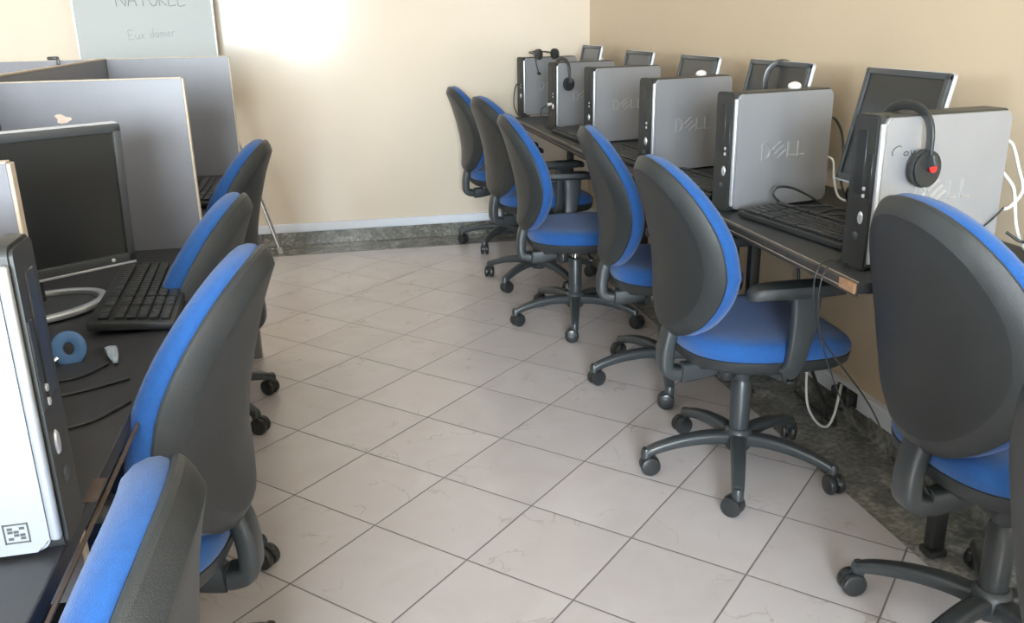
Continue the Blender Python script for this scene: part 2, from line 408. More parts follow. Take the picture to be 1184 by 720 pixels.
def armpad(bm, s):
    out = []
    for i in range(28):
        a = 2*PI*i/28; c, q = math.cos(a), math.sin(a); e = 2/2.8
        x = 0.138*math.copysign(abs(c)**e, c); y = 0.040*math.copysign(abs(q)**e, q)
        out.append((x, y))
    rs = []
    for k, z in ((0.90, 0.632), (0.985, 0.636), (1.0, 0.645), (0.985, 0.656), (0.92, 0.662), (0.5, 0.664), (0.03, 0.664)):
        rs.append([Vector((0.0+x*k, s*0.268+y*k, z-0.010*max(0, (abs(x)*k-0.08)/0.06)**2)) for x, y in out])
    rings(bm, rs)
CH = dict(shell=mk(backshell, 'back_shell', M['black'], 19), cush=mk(backcushion, 'back_cushion', M['blue'], 60), seat=mk(seatcushion, 'seat_cushion', M['blue'], 60),
          pan=mk(seatpan, 'seat_pan', M['black'], 50), br=mk(bracket, 'back_bracket', M['black_rim']), mech=mk(mech, 'tilt_mechanism', M['black']), knob=mk(knob, 'tension_knob', M['black_gloss']),
          lever=mk(lever, 'height_lever', M['black_gloss']), col=mk(column, 'gas_column', M['black_rim']), boot=mk(boot, 'column_boot', M['black_rim']), pis=mk(piston, 'piston', M['chrome']), hub=mk(hub, 'base_hub', M['black_rim']),
          leg=mk(legm, 'leg', M['black_rim']), cast=mk(caster, 'caster', M['black_gloss']),
          post={s: mk(lambda bm, s=s: armpost(bm, s), 'armrest', M['black_rim']) for s in (-1, 1)}, pad={s: mk(lambda bm, s=s: armpad(bm, s), 'arm_pad', M['black']) for s in (-1, 1)})
def chair(x, y, heading, base, label, group, arms=(-1, 1), dz=0.0, lean=0.0, bare=False):
    t = thing('swivel_chair', label, 'chair', (x, y, 0), (0, 0, R(heading)), group)
    up = (0, 0, dz)
    bl, br = up, (0, 0, 0)
    if lean:        # backrest set more upright by turning it about its foot
        q = Vector((-0.22, 0, 0.46)); br = (0, R(lean), 0)
        bl = q-Matrix.Rotation(R(lean), 3, 'Y') @ q+Vector(up)
    link('back_shell', CH['shell'], t, bl, br, label='black plastic back shell')
    link('back_cushion', CH['cush'], t, bl, br, label='blue fabric back cushion')
    link('back_bracket', CH['br'], t, up)
    link('seat_cushion', CH['seat'], t, up, label='blue fabric seat')
    link('seat_pan', CH['pan'], t, up); m = link('tilt_mechanism', CH['mech'], t, up)
    link('tension_knob', CH['knob'], m); link('height_lever', CH['lever'], m)
    c = link('gas_column', CH['col'], t); link('piston', CH['pis'], c, label='chrome piston') if bare else link('column_boot', CH['boot'], c)
    link('base_hub', CH['hub'], t)
    for k in range(5):
        a = R(base-heading+72*k)
        l = link('leg', CH['leg'], t, rot=(0, 0, a))
        link('caster', CH['cast'], l, (0.282, 0, 0), (0, 0, R((k*67+base*3+20) % 360)))
    for s in arms:
        p = link('armrest', CH['post'][s], t, up); link('arm_pad', CH['pad'][s], p)
    return t
GR = 'blue chairs along the right-hand desks'; GL = 'blue chairs along the study carrels'
chair(1.037, 5.27, 2, 159, 'blue and black swivel chair closest to the cream back wall', GR)
chair(1.042, 4.423, 8, 147, 'blue and black swivel chair second from the back wall on the computer-row side', GR, dz=0.008)
chair(1.049, 3.729, -6, 182, 'blue and black swivel chair third from the back wall, seat and column in full view', GR, dz=-0.020, arms=(1,), bare=True)
chair(1.196, 2.982, -10, 180.5, 'blue and black swivel chair just behind the one with the armrest in full view', GR)
chair(1.147, 2.246, 0, 173, 'blue and black swivel chair with armrest and five-wheel base in full view', GR, dz=0.005)
chair(1.328, 1.385, 0, 128, 'large near swivel chair hiding the bottom of the tower with red-dotted headset', GR, dz=0.042)
chair(1.085, 0.69, 0, 40, 'swivel chair cut off by the lower right corner, only black back showing', GR)
chair(-0.402, 0.745, 180, 25, 'blue swivel chair cut off by the bottom edge, beside the carrel tower', GL, dz=-0.035, lean=9)
chair(-0.448, 1.54, 172, 32, 'blue swivel chair with tall black back right in front of the carrel keyboard', GL, dz=0.0)
chair(-0.525, 2.12, 175, -14, 'second farthest blue swivel chair of the carrel side, half hidden behind a nearer one', GL, arms=(), dz=-0.012)
chair(-0.525, 3.05, 174, 30, 'farthest blue swivel chair of the carrel side, against the cream wall behind', GL)

# ------------------------------------------------------------------ right-hand tables
TZ = 0.772
TX0, TX1 = 1.078, 1.640
def table(y0, y1, label, chip=False):
    t = thing('computer_table', label, 'table', ((TX0+TX1)/2, (y0+y1)/2, 0), group='black computer tables along the right wall')
    L = y1-y0; W = TX1-TX0
    link('tabletop', mk(lambda bm: bx(bm, (0.006, 0, TZ-0.0125), (W-0.012, L-0.004, 0.025), 0.002), 'tabletop', M['desk']), t)
    link('edge_band', mk(lambda bm: bx(bm, (-W/2+0.006, 0, TZ-0.014), (0.012, L-0.004, 0.030), 0.004, 3), 'edge_band', M['edge_band']), t)
    def wl_(bm):
        for dx, dz, r in ((0.0125, 0.0006, 0.0016), (-0.0004, -0.017, 0.0015)):
            bx(bm, (-W/2+dx, 0, TZ+dz-0.0003), (2.4*r, L-0.02, 1.2*r))
    link('worn_edge', mk(wl_, 'worn_edge', M['worn_line']), t, label='pale worn line along the table edge')
    for s in (-1, 1):
        def post(bm, s=s):
            bx(bm, (0.075, s*(L/2-0.08), (TZ-0.03)/2+0.012), (0.036, 0.036, TZ-0.055), 0.004)
        l = link('leg', mk(post, 'leg', M['charcoal']), t)
        link('foot', mk(lambda bm, s=s: bx(bm, (0.075, s*(L/2-0.08), 0.010), (0.050, 0.050, 0.020), 0.005), 'foot', M['charcoal']), l)
        link('bracket', mk(lambda bm, s=s: bx(bm, (0.02, s*(L/2-0.08), TZ-0.037), (0.46, 0.036, 0.022), 0.004), 'bracket', M['charcoal']), l)
    link('frame_rail', mk(lambda bm: bx(bm, (0.20, 0, TZ-0.055), (0.03, L-0.20, 0.05), 0.003), 'frame_rail', M['charcoal']), t)
    if chip:
        def ch(bm):
            rings(bm, [[Vector((-W/2-0.002+a, -L/2+b, TZ+c)) for a, b in ((0.0, 0.002), (0.006, 0.002), (0.010, 0.015), (0.005, 0.028), (0.003, 0.05), (0.0, 0.06))] for c in (-0.022, 0.0008)])
        link('chipped_corner', mk(ch, 'chipped_corner', M['raw_wood']), t, label='chipped corner showing raw orange chipboard')
table(1.625, 2.86, 'black table with chipped front corner carrying the keyboard in full view', chip=True)
table(2.865, 3.985, 'black table under the third and fourth towers from the back wall')
table(3.99, 5.30, 'black table nearest the back wall under the two farthest towers')

# ------------------------------------------------------------------ desktop computers
H_, D_, T_ = 0.343, 0.362, 0.083
def case_body(bm):
    bx(bm, (D_/2+0.012, T_/2+0.003, H_/2), (D_-0.024, T_-0.010, H_-0.004), 0.007, 3)
def case_cover(bm):           # silver side cover with rounded corners and soft bevels beside the rim
    out = [(x+D_/2+0.004, z+H_/2) for x, z in rrect(D_-0.010, H_-0.012, 0.014, 5)]
    prism(bm, out, 'y', -0.002, 0.012, 0.0035, 3)
def case_bezel(bm):
    out = [(y+T_/2+0.004, z+H_/2) for y, z in rrect(T_-0.006, H_, 0.012, 4)]
    prism(bm, out, 'x', -0.006, 0.020, 0.004, 2)
def case_rim(bm):  # painted highlight: bright strip where the cover edge catches window light
    bx(bm, (0.003, 0.0025, H_/2), (0.011, 0.012, H_-0.034), 0.004, 3)
def drive(bm):
    bx(bm, (-0.0062, 0.050, H_*0.70), (0.003, 0.028, 0.140), 0.001, 1); bx(bm, (-0.0062, 0.020, H_*0.62), (0.003, 0.014, 0.10), 0.001, 1)
def ports(bm):
    for z in (0.168, 0.184): lathe(bm, [(0.002, -0.002), (0.0045, -0.002), (0.0045, 0.002), (0.002, 0.002)], 10, Matrix.Translation((-0.0068, 0.030, z)) @ Matrix.Rotation(PI/2, 4, 'Y'))
def power(bm): lathe(bm, [(0.002, -0.002), (0.009, -0.002), (0.010, 0.0), (0.008, 0.002), (0.001, 0.003)], 16, Matrix.Translation((-0.0062, 0.045, 0.075)) @ Matrix.Rotation(-PI/2, 4, 'Y'))
def badge(bm):
    mt = Matrix.Translation((-0.0062, 0.034, 0.118)) @ Matrix.Rotation(-PI/2, 4, 'Y') @ Matrix.Diagonal((1.55, 0.85, 1, 1))
    lathe(bm, [(0.002, -0.002), (0.0085, -0.002), (0.0095, 0.0), (0.008, 0.002), (0.001, 0.0028)], 20, mt)
def feet(bm):
    for x in (0.04, D_-0.04): bx(bm, (x, T_/2+0.003, 0.002), (0.02, T_-0.03, 0.004), 0.001, 1)
def backplate(bm):
    bx(bm, (D_+0.001, T_/2+0.003, H_/2), (0.004, T_-0.016, H_-0.02), 0.001, 1)
    for k in range(7): bx(bm, (D_+0.003, T_/2+0.003, 0.05+k*0.016), (0.003, T_-0.035, 0.006))
    bx(bm, (D_+0.005, T_/2-0.008, 0.25), (0.012, 0.03, 0.05), 0.002, 1)
def dell(bm):
    """raised letters D E L L, the E a stack of tilted bars"""
    def stroke(pts, w=0.0065):
        P = [Vector((p[0], 0, p[1])) for p in pts]
        sweep(bm, P, [(-w/2, 0.0), (-w/2+0.0012, 0.0020), (w/2-0.0012, 0.0020), (w/2, 0.0)], up=Vector((0, -1, 0)))
    h = 0.040
    d = [(0.004, 0), (0.004, h), (0.016, h), (0.026, h*0.78), (0.029, h*0.5), (0.026, h*0.22), (0.016, 0), (0.002, 0)]
    stroke(d)
    cx, cz = 0.058, h/2; ca, sa = math.cos(R(38)), math.sin(R(38))
    rt = lambda a, b: (cx+a*ca-b*sa, cz+a*sa+b*ca)
    for b in (-0.015, 0.0, 0.015): stroke([rt(-0.017, b), rt(0.017, b)], 0.0065)
    for lx in (0.088, 0.122): stroke([(lx, h), (lx, 0.003)]); stroke([(lx-0.003, 0.003), (lx+0.022, 0.003)])
def move(fn, v):
    def g(bm):
        t = bmesh.new(); fn(t); bmesh.ops.translate(t, vec=Vector(v), verts=t.verts); merge(bm, t)
    return g
PC = dict(body=mk(case_body, 'case_body', M['steel_case']), cover=mk(case_cover, 'side_cover', M['silver']), bezel=mk(case_bezel, 'front_bezel', M['charcoal']), rim=mk(case_rim, 'cover_rim', M['silver_edge']),
          drive=mk(drive, 'drive_bay', M['black_gloss']), ports=mk(ports, 'front_ports', M['light_grey']), power=mk(power, 'power_button', M['bezel_grey']), badge=mk(badge, 'oval_badge', M['silver_edge']),
          feet=mk(feet, 'rubber_feet', M['foam']), back=mk(backplate, 'rear_plate', M['steel_case']), logo=mk(move(lambda bm: (dell(bm), bmesh.ops.scale(bm, vec=Vector((1.14, 1, 1.12)), verts=bm.verts)), (0.100, -0.0018, 0.148)), 'raised_logo', M['logo'], 30))
def mirrored(me):
    m = me.copy(); m.transform(Matrix.Diagonal((-1, 1, 1, 1))); m.flip_normals(); return m
PCM = {k: mirrored(v) for k, v in PC.items() if k != 'logo'}
def tower(x, y, yaw, label, flip=False, logo=True):
    PC = PCM if flip else globals()['PC']
    logo = logo and not flip
    t = thing('desktop_computer', label, 'computer', (x, y, TZ), (0, 0, R(yaw)), 'silver and black desktop towers')
    link('case_body', PC['body'], t)
    c = link('side_cover', PC['cover'], t, label='silver side cover'); link('cover_rim', PC['rim'], c)
    if logo: link('raised_logo', PC['logo'], c, label='raised DELL lettering')
    f = link('front_bezel', PC['bezel'], t)
    link('drive_bay', PC['drive'], f); link('power_button', PC['power'], f); link('oval_badge', PC['badge'], f, label='silver oval badge')
    for k in ('ports',): link('front_ports', PC['ports'], f)
    link('rear_plate', PC['back'], t); link('rubber_feet', PC['feet'], t)
    return t, c
PCS = [(1.178, 5.366-0.03, 14.4), (1.187, 4.58, 17.5), (1.205, 3.98, 14), (1.162, 3.095, 16.3), (1.143, 2.383, 13.4), (1.154, 1.70, 8.6)]
PL = ['silver tower nearest the back wall with a headset lying on its top', 'silver tower second from the back wall with a headset hanging on its face', 'silver tower third from the back wall, with no headset or puck on it',
      'silver tower behind the one in full view, small white puck by its top edge', 'silver tower in full view right behind the black keyboard', 'largest silver tower of the right row with red-dotted headset and marker scribble']
T = [tower(*p, l) for p, l in zip(PCS, PL)]
def onpc(i, a, b, z):        # point in the frame of tower i: a along depth, b across, z above table
    x, y, w = PCS[i]; c, s = math.cos(R(w)), math.sin(R(w))
    return Vector((x+a*c-b*s, y+a*s+b*c, TZ+z))
# handwriting on the nearest tower
def scrib(bm):
    def st(p): tube(bm, [(a, -0.0026, z) for a, z in p], 0.0012, 5, 4)
    st([(0.052, 0.275), (0.045, 0.277), (0.034, 0.272), (0.029, 0.264), (0.031, 0.257)])
    st([(0.060, 0.258), (0.064, 0.263), (0.070, 0.264), (0.074, 0.259), (0.068, 0.256), (0.062, 0.257)])
    st([(0.080, 0.266), (0.082, 0.258), (0.088, 0.258), (0.090, 0.266)])
link('marker_scribble', mk(scrib, 'marker_scribble', M['ink_dark']), T[5][1], label='black marker scribble')
tl, cl = tower(-0.323, 0.925, 1.5, 'close silver tower cut off by the photo edge on the carrel desk', flip=True, logo=True)
def sticker(bm):             # small square energy sticker near the lower front corner 
    cx, cz = -0.040, 0.032
    for a, b, w, h in ((cx, cz+0.011, 0.024, 0.0016), (cx, cz-0.011, 0.024, 0.0016), (cx-0.012, cz, 0.0016, 0.024), (cx+0.012, cz, 0.0016, 0.024)): bx(bm, (a, -0.0024, b), (w, 0.0008, h))
    for k in range(4):
        for q in range(3):
            if (k+q) % 3 != 1: bx(bm, (cx-0.006+q*0.006, -0.0024, cz-0.006+k*0.004), (0.005, 0.0008, 0.0028))
link('square_sticker', mk(sticker, 'square_sticker', M['ink_dark']), cl, label='small square dark sticker')

# ------------------------------------------------------------------ monitors
def build_monitor(w, h, name, label, loc, yaw, tilt, group=None, z0=0.085, base='plate', housing='silver_edge', chin=0.016):
    """local frame: screen faces -x, width along y; loc = point on the desk under the panel's bottom edge"""
    t = thing(name, label, 'monitor', loc, (0, 0, R(yaw)), group)
    TM = Matrix.Translation((0, 0, z0)) @ Matrix.Rotation(R(tilt), 4, 'Y')
    def tr(fn):
        def g(bm):
            q = bmesh.new(); fn(q); bmesh.ops.transform(q, matrix=TM, verts=q.verts); merge(bm, q)
        return g
    def hous(bm):
        prism(bm, [(y, z+h/2+0.001) for y, z in rrect(w+0.004, h+0.004, 0.010, 4)], 'x', 0.003, 0.014, 0.003)
        bx(bm, (0.038, 0, h*0.5), (0.034, w*0.66, h*0.66), 0.014, 3)
    pn = link('housing', mk(tr(hous), 'housing', M[housing]), t)
    b = 0.017
    def frame(bm):
        bx(bm, (-0.003, 0, h-b/2), (0.011, w-0.002, b), 0.003); bx(bm, (-0.003, 0, chin/2+0.004), (0.011, w-0.002, chin+0.008), 0.003)
        for s in (-1, 1): bx(bm, (-0.003, s*(w/2-b/2-0.001), h/2), (0.011, b, h-0.004), 0.003)
    link('front_frame', mk(tr(frame), 'front_frame', M['bezel_grey']), t)
    link('screen', mk(tr(lambda bm: bx(bm, (0.0, 0, h/2+0.004), (0.006, w-2*b+0.004, h-b-chin-0.006))), 'screen', M['screen']), t)
    link('chin_strip', mk(tr(lambda bm: bx(bm, (-0.004, 0, 0.0025), (0.013, w-0.004, 0.005), 0.001)), 'chin_strip', M['silver_edge']), t, label='silver strip along the bottom edge')
    link('power_light', mk(tr(lambda bm: lathe(bm, [(0.001, -0.001), (0.004, -0.001), (0.004, 0.001), (0.001, 0.0016)], 10, Matrix.Translation((-0.0092, -w/2+0.05, 0.014)) @ Matrix.Rotation(-PI/2, 4, 'Y'))), 'power_light', M['white_plastic']), t)
    def neck(bm):
        sweep(bm, catmull([(0.085, 0, 0.012), (0.082, 0, 0.06), (0.075, 0, 0.13), (0.085+0.0, 0, z0+h*0.45)], 5), rrect(0.075, 0.022, 0.008), up=Vector((1, 0, 0)))
    st = link('stand', mk(neck, 'stand', M['bezel_grey']), t)
    if base == 'ring':
        def rng(bm):
            path = [Vector((0.045+0.095*math.cos(2*PI*k/40), 0.135*math.sin(2*PI*k/40), 0.010)) for k in range(40)]
            sweep(bm, path, rrect(0.020, 0.014, 0.005), closed=True)
        link('base_ring', mk(rng, 'base_ring', M['silver_edge']), st, label='silver oval ring of the stand base')
        link('base_plate', mk(lambda bm: lathe(bm, [(0.01, 0.001), (0.088, 0.001), (0.090, 0.006), (0.01, 0.008)], 36, Matrix.Translation((0.045, 0, 0)) @ Matrix.Diagonal((0.95, 1.40, 1, 1))), 'base_plate', M['bezel_grey']), st)
    else:
        link('base_plate', mk(lambda bm: prism(bm, [(x+0.06, y) for x, y in rrect(0.17, 0.23, 0.05, 5)], 'z', 0.0, 0.014, 0.004), 'base_plate', M['bezel_grey']), st)
    return t
ML = [(1.455, 5.07, 0.34, 0.32, 'flat monitor nearest the back corner, only its top showing above the second tower'), (1.455, 4.26, 0.36, 0.31, 'flat monitor showing above the third tower from the back wall'),
      (1.455, 3.53, 0.37, 0.31, 'flat monitor showing above the tower with the white puck'), (1.445, 2.835, 0.415, 0.315, 'wide flat monitor with headset band on its top edge'),
      (1.435, 2.13, 0.355, 0.318, 'dark flat monitor leaning back between the two nearest towers')]
for x, y, w, h, l in ML:
    build_monitor(w, h, 'flat_monitor', l, (x, y, TZ), 0, 12, 'flat monitors along the right wall', z0=0.095)

# ------------------------------------------------------------------ keyboards
def kb_base(bm):             # long axis y, keys facing up, back edge at +x
    L, W = 0.445, 0.155
    q = bmesh.new()
    bx(q, (0, 0, 0.010), (W, L, 0.016), 0.004, 2)
    for v in q.verts: v.co.z += 0.012*(v.co.x+W/2)/W
    merge(bm, q)
def kb_keys(bm):
    for r_ in range(6):
        x = -0.060+r_*0.0205+(0.008 if r_ == 5 else 0)
        y = -0.212
        cols = 22
        for c in range(cols):
            if c in (15, 18) : y += 0.007
            w = 0.0178
            if r_ == 0 and 4 <= c <= 9:
                if c == 4: bx(bm, (x, y+w*3, 0.020+0.012*(x+0.0775)/0.155+0.002), (0.0175, w*6-0.002, 0.007), 0.0015, 1)
            else:
                bx(bm, (x, y+w/2, 0.020+0.012*(x+0.0775)/0.155+0.002), (0.0175, w-0.0022, 0.007), 0.0015, 1)
            y += w*1.035
KB = (mk(kb_base, 'key_tray', M['charcoal']), mk(kb_keys, 'keys', M['black_gloss']))
def keyboard(x, y, z, yaw, label):
    t = thing('keyboard', label, 'keyboard', (x, y, z), (0, 0, R(yaw)), 'black keyboards')
    link('key_tray', KB[0], t); link('keys', KB[1], t)
    return t
keyboard(1.245, 2.115, TZ, 8, 'black keyboard between the two nearest towers of the right row')
keyboard(1.215, 2.80, TZ, 6, 'black keyboard behind the tower in full view, partly hidden by a chair back')
keyboard(1.215, 3.48, TZ, 4, 'black keyboard in front of the third tower from the back wall, mostly hidden')
keyboard(1.215, 4.26, TZ, 2, 'black keyboard in front of the second tower from the back wall, mostly hidden')
keyboard(-0.402, 1.90, TZ, 183, 'black keyboard on the carrel desk beside the monitor')

# ------------------------------------------------------------------ study carrels on the left
SX = -0.785
cz = thing('study_carrel', 'double study carrel bench with grey dividers and dark desktop', 'study carrel', (SX, 1.8, 0))
def cp(name, fn, mat, lab=None, parent=None, smooth=0):
    bm = bmesh.new(); fn(bm); bmesh.ops.translate(bm, vec=Vector((-SX, -1.8, 0)), verts=bm.verts)
    return link(name, finish(bm, name, M[mat], smooth), parent or cz, label=lab)
CY0, CY1 = -0.05, 3.62
cp('desktop', lambda bm: bx(bm, ((-0.312+SX-0.01)/2, (CY0+CY1)/2-0.01, TZ-0.0125), (SX*-1-0.312-0.012, CY1-CY0-0.03, 0.025), 0.003), 'desk_left')
cp('desktop', lambda bm: bx(bm, ((SX+0.01-1.25)/2, (CY0+CY1)/2-0.01, TZ-0.0125), (1.25+SX-0.012, CY1-CY0-0.03, 0.025), 0.003), 'desk_left')
cp('worn_edge', lambda bm: (bx(bm, (-0.3115, (CY0+CY1)/2, TZ-0.012), (0.006, CY1-CY0-0.06, 0.003), 0.001, 1), bx(bm, (-0.320, 1.065, TZ+0.0003), (0.016, 0.06, 0.0015))), 'brown_line', 'worn brown edge of the desk')
cp('spine_panel', lambda bm: bx(bm, (SX, (CY0+CY1)/2, 0.607), (0.018, CY1-CY0, 1.214-0.002), 0.001, 1), 'panel')
cp('spine_cap', lambda bm: bx(bm, (SX, (CY0+CY1)/2-0.01, 1.2145), (0.022, CY1-CY0-0.02, 0.005), 0.001, 1), 'panel_edge', 'pale beige top edge of the spine')
for i, (py, pz, px) in enumerate(((1.29, 1.152, -0.420), (2.385, 1.20, -0.345), (3.60, 1.2135, -0.345))):
    p = cp('divider', lambda bm: bx(bm, ((SX+0.011+px)/2, py, pz/2), (px-SX-0.011, 0.018, pz), 0.001, 1), 'panel')
    cp('divider_edge', lambda bm: (bx(bm, (px+0.0025, py, pz/2), (0.005, 0.019, pz), 0.001, 1), bx(bm, ((SX+0.011+px)/2, py, pz+0.001), (px-SX-0.011, 0.019, 0.003), 0.001, 1)), 'panel_edge', 'pale raw edge of the divider', p)
    p2 = cp('divider', lambda bm: bx(bm, ((SX-0.011-1.235)/2, py, pz/2), (1.235+SX-0.011, 0.018, pz), 0.001, 1), 'panel')
    cp('divider_edge', lambda bm: bx(bm, ((SX-0.011-1.235)/2, py, pz+0.001), (1.235+SX-0.011, 0.019, 0.003), 0.001, 1), 'panel_edge', None, p2)
    if i == 1:
        def torn(bm):
            o = []
            for k in range(14):
                a = 2*PI*k/14; rr = 1+0.22*math.sin(3*a+1)+0.12*math.sin(5*a)
                o.append((-0.632+0.017*rr*math.cos(a), 1.112+0.0105*rr*math.sin(a)-0.18*0.017*math.cos(a)))
            prism(bm, o, 'y', py-0.0105, py-0.0085)
        cp('torn_patch', torn, 'peel', 'torn beige patch on the divider', p)
build_monitor(0.40, 0.292, 'flat_monitor', 'dark flat monitor facing the carrel keyboard', (-0.585, 1.835, TZ), 0, -4, 'flat monitors on the carrel desk', z0=0.075, base='ring')
mleft = bpy.data.objects[-1] if False else [o for o in COL.objects if o.get('label') == 'dark flat monitor facing the carrel keyboard'][0]
# screen normal: local -x must point to (0.58,-0.81): rotate
mleft.rotation_euler = (0, 0, math.atan2(0.80, -0.60))
keyb2 = keyboard(-0.415, 3.12, TZ, 180, 'black keyboard in the far carrel bay, hidden behind the nearer divider')

# ------------------------------------------------------------------ small things on the carrel desk
def ringfn(bm):
    path = [Vector((0.0185*math.cos(2*PI*k/32), 0, 0.024+0.0185*math.sin(2*PI*k/32)*1.12)) for k in range(32)]
    sweep(bm, path, rrect(0.020, 0.011, 0.003), up=Vector((0, 1, 0)), closed=True)
thing('tape_ring', 'small blue ring standing on the carrel desk below the monitor', 'tape', (-0.467, 1.552, TZ), (R(-14), 0, R(14)), me=mk(ringfn, 'tape_ring', M['ring_blue']))
thing('metal_rod', 'short silver rod poking at the blue ring on the carrel desk', 'rod', (-0.505, 1.515, TZ+0.004), (0, 0, R(35)), me=mk(lambda bm: tube(bm, [(-0.03, 0, 0.0), (0.0, 0, 0.002), (0.03, 0, 0.012)], 0.0035, 8), 'metal_rod', M['chrome']))
def scrap(bm):
    random.seed(4)
    rs = []
    for k in range(7):
        t = k/6; w = 0.013*(1-0.7*t)
        rs.append([Vector((-0.012+0.02*t+w*math.cos(a)+random.uniform(-.002, .002), 0.03-0.06*t+random.uniform(-.002, .002), 0.009+w*0.55*math.sin(a)+0.006*math.sin(6*t))) for a in [2*PI*q/7 for q in range(7)]])
    rings(bm, rs)
thing('plastic_wrap', 'crumpled pale scrap of wrap on the carrel desk near the keyboard', 'wrapper', (-0.394, 1.545, TZ), me=mk(scrap, 'plastic_wrap', M['paper'], 0))
def cable(name, label, pts, r, mat, cat='cable', n=7, group=None):
    P = [Vector(p) for p in pts]; o0 = P[0].copy()
    return thing(name, label, cat, o0, group=group, me=mk(lambda bm: tube(bm, [p-o0 for p in P], r, 8, n), name, M[mat], 60))
cable('desk_cable', 'thin black cable curving across the carrel desk under the pale scrap', [(-0.40, 1.52, TZ+.003), (-0.43, 1.47, TZ+.003), (-0.48, 1.45, TZ+.003), (-0.53, 1.43, TZ+.003), (-0.52, 1.37, TZ+.003), (-0.42, 1.40, TZ+.003), (-0.35, 1.44, TZ+.003)], 0.0025, 'black_gloss')
cable('desk_cable', 'thin black cable along the worn carrel desk edge beside the nearest blue chair', [(-0.33, 1.34, TZ+.003), (-0.37, 1.28, TZ+.003), (-0.42, 1.25, TZ+.003), (-0.45, 1.21, TZ+.003)], 0.0025, 'black_gloss')
plug = thing('cable_plug', 'small shiny plug on a black cable in the far carrel bay', 'plug', (-0.452, 3.28, TZ))
link('plug_body', mk(lambda bm: bx(bm, (0, 0, 0.012), (0.022, 0.045, 0.022), 0.004), 'plug_body', M['light_grey']), plug)
link('plug_cable', mk(lambda bm: tube(bm, [(0, 0.02, 0.012), (0.0, 0.06, 0.008), (-0.05, 0.12, 0.004), (-0.12, 0.16, 0.004)], 0.003, 8), 'plug_cable', M['black_gloss']), plug)
clip = thing('cable_clip', 'small dark clip on the top edge of the farthest grey divider', 'clip', (-0.955, 3.60, 1.215))
link('clip_body', mk(lambda bm: (bx(bm, (0, 0, 0.007), (0.035, 0.03, 0.012), 0.004), bx(bm, (0.018, -0.013, -0.010), (0.012, 0.006, 0.03), 0.002)), 'clip_body', M['black_gloss']), clip)

# ------------------------------------------------------------------ headsets
def headset(name, label, M4, red=False, mic=False, span=0.155, drop=0.16, ear=1.0):
    """local frame: arch in the yz plane, apex at the origin, ears hanging down at y=+-span/2"""
    t = bpy.data.objects.new(name, None); COL.objects.link(t); t.matrix_world = M4
    t['label'] = label; t['category'] = 'headset'; t['group'] = 'black headsets'
    path = []
    for k in range(25):
        a = PI*k/24
        path.append(Vector((0, -span/2*math.cos(a), -drop*(1-math.sin(a)**0.5)*0.80)))
    link('headband', mk(lambda bm: sweep(bm, path, rrect(0.020, 0.008, 0.003), up=Vector((1, 0, 0))) , 'headband', M['black_gloss']), t)
    for s in (-1, 1):
        mt = Matrix.Translation((0, s*span/2, -drop)) @ Matrix.Rotation(PI/2, 4, 'X') @ Matrix.Diagonal((ear, ear*1.12, 1, 1))
        e = link('ear_cup', mk(lambda bm: lathe(bm, [(0.003, -s*-0.012), (0.022, -s*-0.011), (0.028, -s*-0.004), (0.029, s*-0.004)], 20, mt), 'ear_cup', M['black_gloss']), t)
        link('ear_cushion', mk(lambda bm: lathe(bm, [(0.003, s*0.004), (0.026, s*0.003), (0.031, s*0.008), (0.030, s*0.016), (0.022, s*0.021), (0.003, s*0.018)], 20, mt), 'ear_cushion', M['foam']), e)
        def arm(bm, s=s):
            sweep(bm, [Vector((0, s*(span/2+0.003), -drop*0.80)), Vector((0, s*(span/2+0.008), -drop*0.9)), Vector((0, s*(span/2+0.012), -drop+0.005))], rrect(0.026*ear, 0.010, 0.003), up=Vector((1, 0, 0)))
        link('slider', mk(arm, 'slider', M['black_rim']), e)
        if red:
            m2 = Matrix.Translation((0.004, s*(span/2+0.0125), -drop+0.002)) @ Matrix.Rotation(-s*PI/2, 4, 'X')
            link('red_dot', mk(lambda bm: lathe(bm, [(0.001, -0.002), (0.0095, -0.002), (0.0095, 0.002), (0.001, 0.003)], 14, m2), 'red_dot', M['red']), e, label='red button')
    if mic:
        m = link('microphone_boom', mk(lambda bm: tube(bm, [(0, span/2+0.012, -drop), (0.05, span/2+0.018, -drop-0.02), (0.10, span/2+0.005, -drop-0.03)], 0.003, 8), 'microphone_boom', M['black_gloss']), t)
        link('microphone', mk(lambda bm: lathe(bm, [(0.002, -0.012), (0.008, -0.009), (0.008, 0.009), (0.002, 0.012)], 12, Matrix.Translation((0.105, span/2+0.003, -drop-0.031))), 'microphone', M['foam']), m)
    return t
def put(p, yaw=0, rx=0, ry=0): return Matrix.Translation(p) @ Matrix.Rotation(R(yaw), 4, 'Z') @ Matrix.Rotation(R(ry), 4, 'Y') @ Matrix.Rotation(R(rx), 4, 'X')
headset('headset', 'black headset with red button hanging over the nearest tower', put(onpc(5, 0.098, 0.040, H_+0.016), 8.6), red=True, span=0.150, drop=0.130, ear=1.22)
headset('headset', 'black headset hanging over the face of the second tower from the back wall', put(onpc(1, 0.055, 0.040, H_+0.014), 17.5), span=0.145, drop=0.125)
headset('headset', 'black headset hooked over the wide monitor, just its band showing', put((1.515, 2.835, TZ+0.095+0.315-0.010), 76), span=0.105, drop=0.13)
headset('headset', 'black headset lying on top of the farthest tower', put(onpc(0, 0.10, 0.04, H_+0.030), 110, rx=0, ry=84), mic=True, span=0.13, drop=0.12)
def knobcap(bm): lathe(bm, [(0.003, 0.0), (0.018, 0.0), (0.0205, 0.005), (0.018, 0.013), (0.010, 0.018), (0.002, 0.020)], 20)
KC = mk(knobcap, 'puck', M['white_plastic'])
